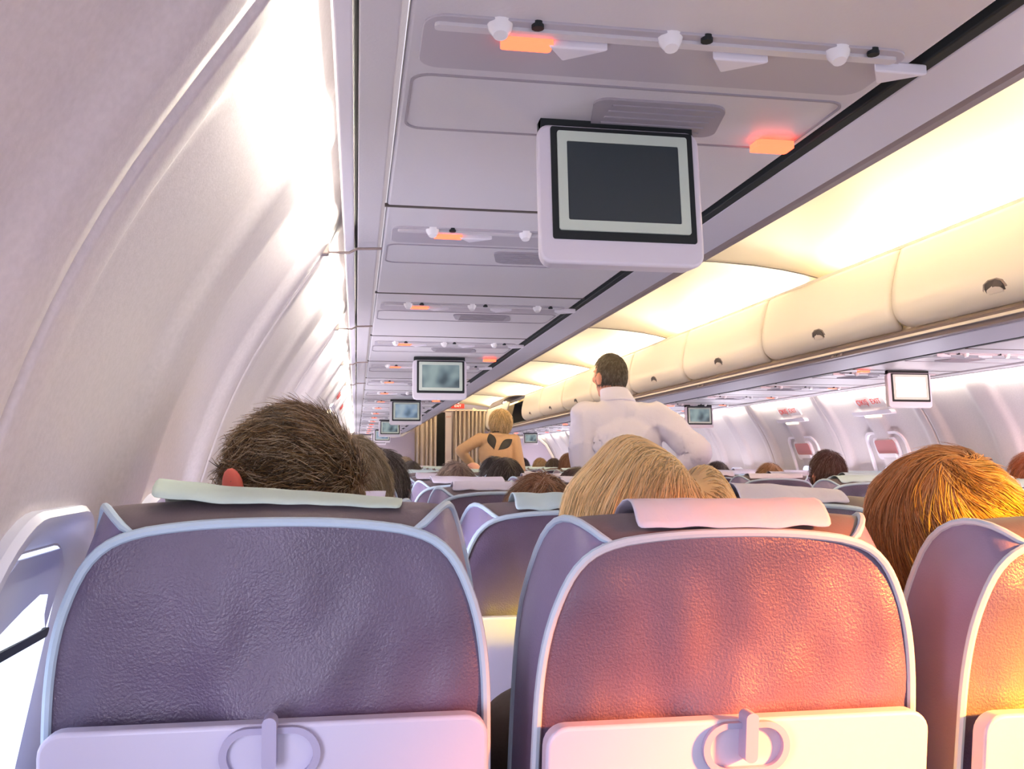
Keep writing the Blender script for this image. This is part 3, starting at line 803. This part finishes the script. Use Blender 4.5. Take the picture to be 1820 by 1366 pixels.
def hair_shell(hc, turn, rad, region, thick, name, parent, m, seg=64):
    """closed cap: follows rad(dir) where region(dir) and dips inside the head elsewhere"""
    R = Matrix.Rotation(turn, 3, 'Z'); verts = []; faces = []; nu, nv = seg, seg//2
    for j in range(nv+1):
        ph = PI*j/nv
        for i in range(nu):
            th = 2*PI*i/nu; d = Vector((math.sin(ph)*math.cos(th), math.sin(ph)*math.sin(th), math.cos(ph)))
            g = region(d)
            r = rad(d)
            base = Vector((d.x*HR[0], d.y*HR[1], d.z*HR[2]))*.86
            p = base*(1-g)+Vector((d.x*r[0], d.y*r[1], d.z*r[2]))*g
            verts.append(tuple(Vector(hc)+R @ p))
    for j in range(nv):
        for i in range(nu):
            a, b = j*nu+i, j*nu+(i+1) % nu; faces.append((a, b, b+nu, a+nu))
    me = bpy.data.meshes.new(name); me.from_pydata(verts, [], faces)
    return link(name, me, m, parent)
def sstep(a, b, x):
    t = max(0, min(1, (x-a)/(b-a))); return t*t*(3-2*t)
def reg_short(d):     # hair everywhere but the face and below the nape
    back = sstep(.35, .15, d.y-.55*max(0, d.z)) if d.z < .55 else 1
    low = sstep(-.72, -.55, d.z+.35*max(0, d.y))
    if d.z > .55: return 1.0*sstep(1.0, .8, d.y)
    return back*low
def strands(hc, turn, rad, region, flow, n, length, lift, wid, mats, name, parent, seg=7, jit=.25, seed=1, clump=0):
    rg = random.Random(seed); R = Matrix.Rotation(turn, 3, 'Z'); H = Vector(hc)
    V = []; F = []; MI = []
    def surf(d, extra): r = rad(d); return Vector((d.x*(r[0]+extra), d.y*(r[1]+extra), d.z*(r[2]+extra)))
    cnt = 0; tries = 0
    while cnt < n and tries < n*6:
        tries += 1
        z = rg.uniform(-.85, 1); a = rg.uniform(0, 2*PI); s = math.sqrt(1-z*z); d = Vector((s*math.cos(a), s*math.sin(a), z))
        if region(d) < .6: continue
        cnt += 1; j0 = d.copy()
        L = length*(rg.uniform(.7, 1.15)); st = L/seg; p = surf(d, -.002); pts = [p]
        j = Vector((rg.gauss(0, jit), rg.gauss(0, jit), rg.gauss(0, jit))); ll = lift*rg.uniform(.3, 1.3)
        if clump:
            c = noise.noise(d*clump); j += Vector((noise.noise(d*clump+Vector((3, 0, 0))), noise.noise(d*clump+Vector((0, 5, 0))), noise.noise(d*clump+Vector((0, 0, 7)))))*1.1; ll *= (1+.8*c)
        for k in range(1, seg+1):
            fl = flow(d)+j*.55; fl = fl-d*fl.dot(d)
            if fl.length < 1e-4: fl = Vector((0, 0, -1))
            fl.normalize(); r = rad(d)
            q = Vector((d.x*r[0], d.y*r[1], d.z*r[2]))+fl*st
            nd = Vector((q.x/r[0], q.y/r[1], q.z/r[2])); nd.normalize(); d = nd
            pts.append(surf(d, .001+ll*(k/seg)))
        mi = max(0, min(len(mats)-1, int(1.5+2.6*noise.noise(Vector((j0.x*11+seed, j0.y*11, j0.z*6)))+rg.gauss(0, .45))))
        b = len(V)
        for k, p in enumerate(pts):
            w = wid*(1-.75*k/seg)
            t = (pts[min(k+1, seg)]-pts[max(k-1, 0)]).normalized(); nn = p.normalized(); sd = t.cross(nn)
            if sd.length < 1e-5: sd = Vector((1, 0, 0))
            sd.normalize()
            for q in (p+sd*w, p-sd*w, p+nn*w*.9): V.append(tuple(H+R @ q))
        for k in range(seg):
            for e in range(3):
                F.append((b+k*3+e, b+k*3+(e+1) % 3, b+(k+1)*3+(e+1) % 3, b+(k+1)*3+e)); MI.append(mi)
    me = bpy.data.meshes.new(name); me.from_pydata(V, [], F); me.polygons.foreach_set('material_index', MI)
    return link(name, me, mats, parent)
def hairmats(n, c, rough=.45, sp=.28):
    d = tuple(v*(1-sp) for v in c); l = tuple(v+(255-v)*sp*.8 for v in c)
    return [mat(n+'_hair_dark', d, rough), mat(n+'_hair', c, rough), mat(n+'_hair_light', l, rough)]
def seated_blobs(hz, hx=0, turn=0):
    """head centre at (hx,0,hz)"""
    sh = hz-.225
    L = head_blobs((hx, 0, hz), turn)
    L += [('c', (hx*.9, -.012, hz-.07), (hx*.4, -.008, sh+.02), .052, .058)]
    return L
def torso_blobs(hz, g=0.0, w=.19):
    sh = hz-.225
    L = [('c', (-w+.05, .0, sh-.03), (w-.05, .0, sh-.03), .062+g, .062+g), ('e', (0, .01, sh-.14), (.165+g, .098+g, .17)), ('e', (0, .02, sh-.36), (.15+g, .10+g, .19)), ('e', (0, .0, sh), (.10+g, .06+g, .065))]
    for s in (-1, 1):
        L += [('c', (s*(w-.005), 0, sh-.045), (s*(w+.012), .06, sh-.31), .052+g, .042+g)]
    return L
def arms_low(hz, w, g=0):
    sh = hz-.225; L = []
    for s in (-1, 1): L += [('c', (s*(w+.012), .06, sh-.31), (s*(w-.06), .27, sh-.31), .038+g, .028+g)]
    return L
_pc = {}
def generic_parts(key, hz, w):
    if key in _pc: return _pc[key]
    body = blob_mesh(seated_blobs(hz)+torso_blobs(hz, 0, w)+arms_low(hz, w)+hand_blobs((w-.06, .28, hz-.535), (-.3, 1, -.1), (-1, 0, .3))+hand_blobs((-w+.06, .28, hz-.535), (.3, 1, -.1), (1, 0, .3)), .0075)
    top = blob_mesh(torso_blobs(hz, .012, w)+arms_low(hz, w, .008)+[('e', (0, -.004, hz-.190), (.062, .056, .02))], .010)
    leg = []
    for s in (-1, 1):
        leg += [('c', (s*.09, .02, .56), (s*.10, .40, .57), .082, .062), ('c', (s*.10, .40, .57), (s*.10, .36, .12), .058, .045)]
    leg += [('e', (0, .01, .575), (.165, .12, .09))]
    trs = blob_mesh(leg, .012)
    sb = []
    for s in (-1, 1): sb += [('e', (s*.10, .40, .05), (.042, .12, .045)), ('c', (s*.10, .36, .14), (s*.10, .36, .06), .04, .04)]
    shoe = blob_mesh(sb, .010)
    _pc[key] = (body, top, trs, shoe); return _pc[key]
def rad_std(d): 
    return (HR[0]+.008, HR[1]+.010, HR[2]+.008)
def flow_down(d):
    c = Vector((0.1, -.35, .93)); v = d-c; return v+Vector((0, 0, -.4))
_hair = {}
def person(label, x, y, ztop, haircol, hname, top_col, style='short', turn=0.0, w=.185, hero=None, skin=None, dens=1500, jitz=0):
    """seated passenger: x,y of the head centre, z of the top of the head"""
    r = empty('person', (x, y, 0)); tag(r, label, 'person', 'seated passengers')
    hz0 = 1.165; body, top, trs, shoe = generic_parts('std', hz0, .185)
    dz = (ztop-.125)-hz0
    sk = skin or M_skin
    b = link('body', body.copy() if sk is not M_skin else body, None, r); 
    if not b.data.materials: b.data.materials.append(sk)
    elif sk is not M_skin: b.data.materials[0] = sk
    b.location = (0, 0, dz); b.rotation_euler = (0, 0, 0)
    tm = top.copy(); tm.materials.clear(); t = link('shirt', tm, mat(hname+'_top', top_col, .85, bump=.3, bscale=30), r); t.location = (0, 0, dz)
    if not trs.materials: trs.materials.append(M_trs)
    if not shoe.materials: shoe.materials.append(M_dark)
    for n_, me in (('trousers', trs), ('shoes', shoe)):
        q = bpy.data.objects.new(n_, me); COL.objects.link(q); q.parent = r
    for s in (-1, 1):
        bm = bmesh.new(); bmesh.ops.create_uvsphere(bm, u_segments=10, v_segments=8, radius=.011, matrix=Matrix.Translation((s*.031, .079, hz0+.002)))
        e = objbm('eye', bm, M_eye, r, smooth=True); e.location = (0, 0, dz)
    r.rotation_euler = (0, 0, turn)
    hc = (0, 0, hz0+dz)
    if hero: hero(r, hc)
    elif style != 'bald':
        mats = hairmats(hname, haircol)
        key = (style, hname)
        rg = reg_short if style == 'short' else reg_long
        rd = rad_std if style == 'short' else rad_long
        h = hair_shell(hc, 0, rd, rg, 0, 'hair', r, mats[1], 40)
        strands(hc, 0, rd, rg, flow_down, dens, .05 if style == 'short' else .12, .010 if style == 'short' else .006, .0011, mats, 'hair_strands', h, seed=hash(label) % 999 if False else len(label), jit=.25, clump=7)
    return r
def rad_long(d):
    lo = 1+.18*max(0, -d.z)
    return ((HR[0]+.018)*lo, (HR[1]+.016)*lo, HR[2]+.014+.06*max(0, -d.z-.1))
def reg_long(d):
    return (sstep(.45, .25, d.y) if d.z < .5 else sstep(1.0, .8, d.y))

# --- the four near heads
def hero_man(r, hc):
    mats = hairmats('brown', (122, 92, 56), .42, .42)
    def rad(d):
        top = max(0, d.z); n = .004*noise.noise(d*4)
        return (HR[0]+.007+.006*top+n, HR[1]+.006+.004*top+n, HR[2]+.004+.004*top+n)
    def reg(d):
        if d.z > .5: return sstep(1.0, .85, d.y)
        return sstep(.40, .2, d.y)*sstep(-.85, -.7, d.z)
    h = hair_shell(hc, 0, rad, reg, 0, 'hair', r, mats[0], 64)
    em = blob_mesh([('e', (-.091, -.018, hc[2]+.022), (.008, .017, .025), (.1, -.25, .25)), ('e', (-.088, -.008, hc[2]+.002), (.008, .010, .012))], .003, 1)
    e = link('ear', em, mat('pink_ear', (236, 120, 104), .5, sss=.4), r); e['label'] = 'glowing pink ear'
    def flow(d): return Vector((-d.x*.2-.75, .25-d.y*.3, -.55+d.z*.1)) if d.z > .15 else Vector((-.25, .1, -1))
    strands(hc, 0, rad, reg, flow, 11000, .038, .008, .0009, mats, 'hair_strands', h, seed=3, jit=.22, clump=9)
    strands(hc, 0, rad, lambda d: 1 if (d.z > .15 and d.y < .7) else 0, lambda d: Vector((-.9, .2, .25)), 2600, .036, .014, .0011, mats, 'hair_strands', h, seed=5, jit=.35, clump=11)
def hero_blonde(r, hc):
    mats = hairmats('blonde', (244, 208, 148), .36, .24)
    # parting right of centre; one tall lobe on the left, one smaller on the right
    def rad(d):
        part = math.exp(-((d.x-.45)/.16)**2)*sstep(-.2, .5, d.z)
        lobe = math.exp(-((d.x+.30)/.36)**2)*sstep(.1, .8, d.z)
        lobe2 = math.exp(-((d.x-.72)/.22)**2)*sstep(.1, .6, d.z)
        lo = max(0, -d.z)
        a = .020+.008*math.sin(d.x*9+d.z*4)*.4
        return (HR[0]+.034+a+.03*lo-.012*part, HR[1]+.018+a-.010*part, HR[2]-.002+.028*lobe+.020*lobe2-.026*part+.05*lo)
    def reg(d): return (sstep(.55, .35, d.y) if d.z < .5 else sstep(1.0, .85, d.y))
    h = hair_shell(hc, 0, rad, reg, 0, 'hair', r, mats[1], 72)
    P = Vector((.48, -.55, .68)).normalized()
    def flow(d):
        v = d-P; sgn = -1 if d.x < P.x else 1
        sw = P.cross(d)*(.9 if sgn < 0 else -.3)
        return v*1.0+sw+Vector((sgn*.25, 0, -.75))
    strands(hc, 0, rad, reg, flow, 9000, .17, .004, .0013, mats, 'hair_strands', h, seg=10, seed=9, jit=.12, clump=4)
def hero_warmlit(r, hc):
    mats = hairmats('warmlit', (206, 136, 78), .42, .24)  # orange of the warm light put into the hair colour
    def rad(d):
        n = .006*noise.noise(d*3)
        return (HR[0]+.034+n, HR[1]+.03+n, HR[2]+.016+n+.03*max(0, -d.z))
    def reg(d): return (sstep(.5, .3, d.y) if d.z < .5 else sstep(1.0, .85, d.y))*sstep(-.95, -.8, d.z)
    h = hair_shell(hc, 0, rad, reg, 0, 'hair', r, mats[1], 64)
    P = Vector((-.35, -.5, .8)).normalized()
    def flow(d): return (d-P)+P.cross(d)*.9+Vector((0, 0, -.5))
    strands(hc, 0, rad, reg, flow, 9000, .10, .006, .0012, mats, 'hair_strands', h, seg=9, seed=14, jit=.16, clump=5)
def hero_grey(r, hc):
    mats = hairmats('ash', (150, 132, 102), .45, .26)
    h = hair_shell(hc, 0, rad_std, reg_short, 0, 'hair', r, mats[1], 48)
    strands(hc, 0, rad_std, reg_short, lambda d: Vector((.3, -.2, -.9)), 4500, .04, .009, .0010, mats, 'hair_strands', h, seed=21, jit=.25, clump=8)
HEADOFF = 0.30
person('man with tousled short brown hair and a pink ear, in the nearest window seat', -.082, 1.235, 1.272, None, 'brownman', (58, 52, 60), hero=hero_man, turn=math.radians(35))
person('woman with layered blonde hair parted on the right, in the nearest middle seat', .408, 1.27, 1.226, None, 'blondewoman', (66, 54, 50), hero=hero_blonde, turn=math.radians(0), skin=None)
person('person with swept ginger orange hair, in the nearest aisle seat', .875, 1.28, 1.215, None, 'warmlitperson', (70, 60, 64), hero=hero_warmlit, turn=math.radians(5))
person('man with short ash grey hair and pale neck, behind the brown-haired man', -.01, 2.03, 1.258, None, 'greyman', (70, 66, 76), hero=hero_grey, turn=math.radians(12), skin=M_skinp)
def PR(label, L, k, col, hn, top, style='short', dx=0, ztop=1.24, turn=0, dens=900, skin=None):
    return person(label, SX[L]+dx, row_y(k, L)+HEADOFF+.005, ztop, col, hn, top, style, turn, dens=dens, skin=skin)
PR('person with reddish brown hair just showing above the blue paper cover', 'B', 2, (134, 92, 64), 'auburn', (80, 62, 60), dx=.01, ztop=1.178, dens=2500)
PR('dark-haired person leaning out right behind the ash grey head', 'A', 3, (48, 38, 36), 'darkbrown', (60, 60, 84), dx=.15, ztop=1.243, dens=1500)
PR('brown-haired person in the fourth row middle seat, left of the bald head', 'B', 4, (112, 92, 80), 'mousy', (90, 84, 92), ztop=1.205, dx=-.01)
PR('dark-haired person half hidden by the left edge of the blonde hair', 'C', 4, (62, 44, 42), 'umber', (60, 50, 56), 'long', ztop=1.178, dx=.0)
PR('dark brown head low in front of the woman in the tan top', 'C', 5, (58, 48, 44), 'sable', (66, 56, 56), 'long', ztop=1.218, dx=-.16, dens=1500)
PR('darker head just behind the dark brown head under the tan top', 'C', 6, (50, 42, 40), 'coffee', (56, 50, 50), ztop=1.235, dx=-.10)
PR('bald pink head left of the woman in the tan top', 'C', 8, None, 'bald', (90, 90, 110), 'bald', ztop=1.222, dx=-.02, skin=M_skinp)
PR('dark-haired person in the far left block, eighth row', 'B', 8, (52, 44, 42), 'seal', (60, 60, 70), ztop=1.21)
PR('person with greying brown hair in the far left block, ninth row', 'B', 9, (136, 116, 92), 'khaki', (90, 80, 80), ztop=1.243)
PR('dark-haired person far ahead by the left partition', 'B', 11, (44, 38, 38), 'jet', (70, 66, 76), ztop=1.28)
PR('dark-haired person with short hair beside the right hatch, glowing in warm light', 'E', 5, (74, 44, 38), 'chestnut', (160, 120, 120), dx=-.06, ztop=1.262, dens=1800)
PR('orange-lit head at the right window by the picture edge', 'F', 4, (170, 92, 46), 'copper', (200, 180, 190), dx=-.02, ztop=1.245, dens=1500)
PR('light brown head just above the right block seats under the wall light', 'E', 6, (168, 118, 74), 'tawny', (140, 130, 140), ztop=1.197)
PR('dark head low between seats in the right block, seventh row', 'E', 7, (66, 52, 50), 'walnut', (90, 80, 90), ztop=1.205)
PR('curly brown head left of the man in the white shirt', 'D', 10, (120, 78, 56), 'russet', (90, 80, 80), 'long', ztop=1.278)
PR('dark cropped head in the right block, eleventh row aisle side', 'D', 11, (70, 50, 44), 'mahogany', (80, 70, 80), ztop=1.24, dx=.03)
PR('blond head in the far right block, twelfth row', 'D', 12, (156, 124, 86), 'sandy', (90, 80, 80), ztop=1.245, dx=.05)
PR('dark round head in the far right block, left of the blond one', 'D', 13, (60, 42, 40), 'raisin', (80, 80, 90), ztop=1.25)
PR('dark head far off in the middle of the right block, fourteenth row', 'E', 14, (72, 56, 52), 'cocoa', (80, 80, 90), ztop=1.24, dx=-.1)

# --- standing man in the white shirt (hand on hip)
def standing_man():
    X, Y = 1.27, 4.36
    r = empty('person', (X, Y, 0)); tag(r, 'man in a white shirt standing in the aisle with his hand on his hip', 'person')
    hc = (-.045, .035, 1.622)
    shl, shr = (-.180, 0, 1.42), (.180, 0, 1.42)
    ell, elr = (-.205, -.02, 1.13), (.345, -.12, 1.245)
    hdl, hdr = (-.20, .12, .92), (.20, .02, 1.04)
    neck = [('c', (-.045, .02, 1.55), (0, .0, 1.44), .056, .066)]
    def arms(g=0, full=True):
        L = [('c', shl, ell, .056+g, .044+g), ('c', shr, elr, .058+g, .046+g)]
        L += [('c', ell, hdl, .042+g, .030+g), ('c', elr, hdr, .042+g, .030+g)] if full else \
             [('c', ell, tuple(Vector(ell).lerp(Vector(hdl), .5)), .046+g, .042+g), ('c', elr, tuple(Vector(elr).lerp(Vector(hdr), .30)), .046+g, .045+g)]
        return L
    def torso(g=0):
        return [('c', (-.14, 0, 1.405), (.14, 0, 1.405), .066+g, .066+g), ('e', (0, .01, 1.27), (.185+g, .115+g, .20)), ('e', (0, .01, 1.06), (.165+g, .112+g, .20)), ('e', (0, .0, 1.450), (.125, .062, .045)), ('e', (0, .01, .95), (.168+g, .115+g, .13))]
    legs = []
    for s in (-1, 1): legs += [('c', (s*.09, 0, .88), (s*.10, 0, .48), .088, .062), ('c', (s*.10, 0, .48), (s*.10, -.01, .10), .060, .046)]
    body = blob_mesh(head_blobs(hc, math.radians(22))+neck+torso(-.022)+arms(-.010)+legs+hand_blobs(hdl, (0.05, .15, -1), (.2, 1, .1))+hand_blobs(hdr, (-.5, .75, -.45), (0.2, .5, .8)), .0065)
    link('body', body, M_skin, r)
    sh = blob_mesh(torso(.014)+arms(.016, False)+[('c', (0, .0, 1.43), (-.030, .008, 1.480), .088, .070)], .008, 7)
    # cloth folds
    co_ = np.array([v.co[:] for v in sh.vertices]); no_ = np.array([v.normal[:] for v in sh.vertices])
    for i, v in enumerate(sh.vertices):
        p = v.co; f = noise.noise(Vector((p.x*7+p.z*3, p.y*5, p.z*9)))*.020+noise.noise(Vector((p.x*16-p.z*8, p.y*5, p.z*10)))*.009
        rdg = (1-abs(noise.noise(Vector((p.x*6+p.z*5+2, p.y*4, p.z*5-p.x*4)))))**3
        v.co = p+v.normal*(f*.5+.014*rdg-.002)
    link('shirt', sh, M_shirt, r)
    bm = bmesh.new(); n = 24
    pr = None
    for (z, rx, ry, oy) in ((1.478, .064, .058, .004), (1.484, .086, .080, .004), (1.492, .087, .081, .006), (1.520, .078, .071, .010), (1.552, .069, .062, .014), (1.550, .064, .057, .014), (1.48, .066, .06, .006)):
        c = [bm.verts.new((-.028*((z-1.44)/.09)+rx*math.cos(2*PI*i/n), oy+ry*math.sin(2*PI*i/n), z+.012*math.sin(2*PI*i/n)*-1)) for i in range(n)]
        if pr:
            for i in range(n): bm.faces.new((pr[i], pr[(i+1) % n], c[(i+1) % n], c[i]))
        pr = c
    cl = objbm('collar', bm, M_shirt, r, smooth=True); md = cl.modifiers.new('s', 'SUBSURF'); md.levels = 1; md.render_levels = 2
    lt = blob_mesh([(b[0], b[1], b[2], b[3]+.012, b[4]+.014) for b in legs]+[('e', (0, .0, .90), (.175, .125, .10))], .012); link('trousers', lt, M_trs, r)
    sb = []
    for s in (-1, 1): sb += [('e', (s*.10, .05, .045), (.045, .13, .045)), ('c', (s*.10, -.01, .10), (s*.10, -.01, .05), .044, .044)]
    link('shoes', blob_mesh(sb, .01), M_dark, r)
    mats = hairmats('cropped', (84, 74, 62), .5, .25)
    def reg(d):
        if d.z > .5: return sstep(1.0, .85, d.y)
        return sstep(.35, .15, d.y)*sstep(-.62, -.45, d.z)
    h = hair_shell(hc, math.radians(22), lambda d: (HR[0]+.003, HR[1]+.003, HR[2]-.004), reg, 0, 'hair', r, mats[1], 48)
    strands(hc, math.radians(22), lambda d: (HR[0]+.003, HR[1]+.003, HR[2]-.004), reg, flow_down, 3500, .014, .003, .0009, mats, 'hair_strands', h, seed=31, seg=3)
    R = Matrix.Rotation(math.radians(22), 3, 'Z')
    for s in (-1, 1):
        bm = bmesh.new(); p = Vector(hc)+R @ Vector((s*.031, .079, .002)); bmesh.ops.create_uvsphere(bm, u_segments=10, v_segments=8, radius=.011, matrix=Matrix.Translation(p)); objbm('eye', bm, M_eye, r, smooth=True)
standing_man()
def standing_woman():
    X, Y = 1.20, 7.95
    r = empty('person', (X, Y, 0)); tag(r, 'blonde woman in a tan top with leaf-shaped back cutouts standing in the aisle', 'person')
    hc = (.035, .03, 1.545)
    shl, shr = (-.150, 0, 1.395), (.150, 0, 1.385)
    ell, elr = (-.325, -.04, 1.295), (.195, -.05, 1.14)
    hdl, hdr = (-.185, .04, 1.13), (.24, .08, .92)
    neck = [('c', (.03, .02, 1.49), (.005, .0, 1.41), .045, .055)]
    def arms(g=0):
        return [('c', shl, ell, .046+g, .036+g), ('c', shr, elr, .046+g, .037+g), ('c', ell, tuple(Vector(ell).lerp(Vector(hdl), .92)), .036+g, .027+g), ('c', elr, tuple(Vector(elr).lerp(Vector(hdr), .92)), .036+g, .027+g)]
    def torso(g=0):
        return [('c', (-.11, 0, 1.385), (.11, 0, 1.38), .052+g, .052+g), ('e', (0, .01, 1.27), (.155+g, .10+g, .17)), ('e', (0, .01, 1.06), (.135+g, .10+g, .19)), ('e', (0, 0, 1.425), (.085+g, .05+g, .035))]
    legs = []
    for s in (-1, 1): legs += [('c', (s*.085, 0, .86), (s*.085, 0, .46), .09, .058), ('c', (s*.085, 0, .46), (s*.085, -.01, .08), .055, .038)]
    hips = [('e', (0, .0, .90), (.17, .125, .14))]
    body = blob_mesh(head_blobs(hc, math.radians(-18))+neck+torso(-.012)+arms(-.006)+legs+hips+hand_blobs(hdl, (.4, .8, -.4), (.2, .3, .9))+hand_blobs(hdr, (.0, .2, -1), (-.2, 1, 0)), .0065)
    link('body', body, M_skinp, r)
    tp = blob_mesh(torso(.006)+arms(.008), .007, 2); to = link('top', tp, M_tan, r)
    bvh = BVHTree.FromPolygons([v.co[:] for v in tp.vertices], [tuple(p.vertices) for p in tp.polygons])
    for (c, ang, ln, wd) in (((-.055, 1.372), math.radians(-12), .145, .038), ((.058, 1.345), math.radians(54), .160, .036)):
        bm = bmesh.new(); n = 12; rows = []
        for j in range(n+1):
            t = j/n; h = wd*math.sin(PI*t**1.3)**.9 if 0 < t < 1 else 0.0005
            row = []
            for i in range(7):
                u = (i/6*2-1)*h; v = (t-.5)*ln
                x = c[0]+u*math.cos(ang)+v*math.sin(ang); z = c[1]-u*math.sin(ang)+v*math.cos(ang)
                hit = bvh.ray_cast(Vector((x, -1, z)), Vector((0, 1, 0)))
                yy = (hit[0].y if hit[0] else -.1)-.003
                row.append(bm.verts.new((x, yy, z)))
            rows.append(row)
        for a, b in zip(rows[:-1], rows[1:]):
            for i in range(6): bm.faces.new((a[i], a[i+1], b[i+1], b[i]))
        o = objbm('back_cutout', bm, M_cut, to, smooth=True, angle=80); md = o.modifiers.new('t', 'SOLIDIFY'); md.thickness = .003
    link('trousers', blob_mesh([(b[0], b[1], b[2], b[3]+.010, b[4]+.010) for b in legs]+[('e', (0, .0, .90), (.18, .135, .15))], .012), M_trs, r)
    sb = []
    for s in (-1, 1): sb += [('e', (s*.085, .05, .04), (.038, .11, .04)), ('c', (s*.085, -.01, .08), (s*.085, -.01, .045), .038, .038)]
    link('shoes', blob_mesh(sb, .01), M_dark, r)
    mats = hairmats('strawblonde', (216, 184, 130), .4, .32)
    rd = lambda d: (HR[0]+.020, HR[1]+.014, HR[2]-.004+.008*noise.noise(d*3)+.02*max(0, -d.z))
    h = hair_shell(hc, math.radians(-18), rd, reg_long, 0, 'hair', r, mats[1], 48)
    strands(hc, math.radians(-18), rd, reg_long, flow_down, 3500, .09, .012, .0020, mats, 'hair_strands', h, seed=33, seg=7, clump=6)
    R = Matrix.Rotation(math.radians(-18), 3, 'Z')
    for s in (-1, 1):
        bm = bmesh.new(); p = Vector(hc)+R @ Vector((s*.031, .079, .002)); bmesh.ops.create_uvsphere(bm, u_segments=10, v_segments=8, radius=.011, matrix=Matrix.Translation(p)); objbm('eye', bm, M_eye, r, smooth=True)
    bm = bmesh.new(); tube(bm, [(.005+.058*math.cos(a), .0+.05*math.sin(a), 1.447-.010*math.sin(a)) for a in np.linspace(0, 2*PI, 20, endpoint=False)], .004, 6, closed=True); objbm('necklace', bm, M_dark, r, smooth=True)
standing_woman()
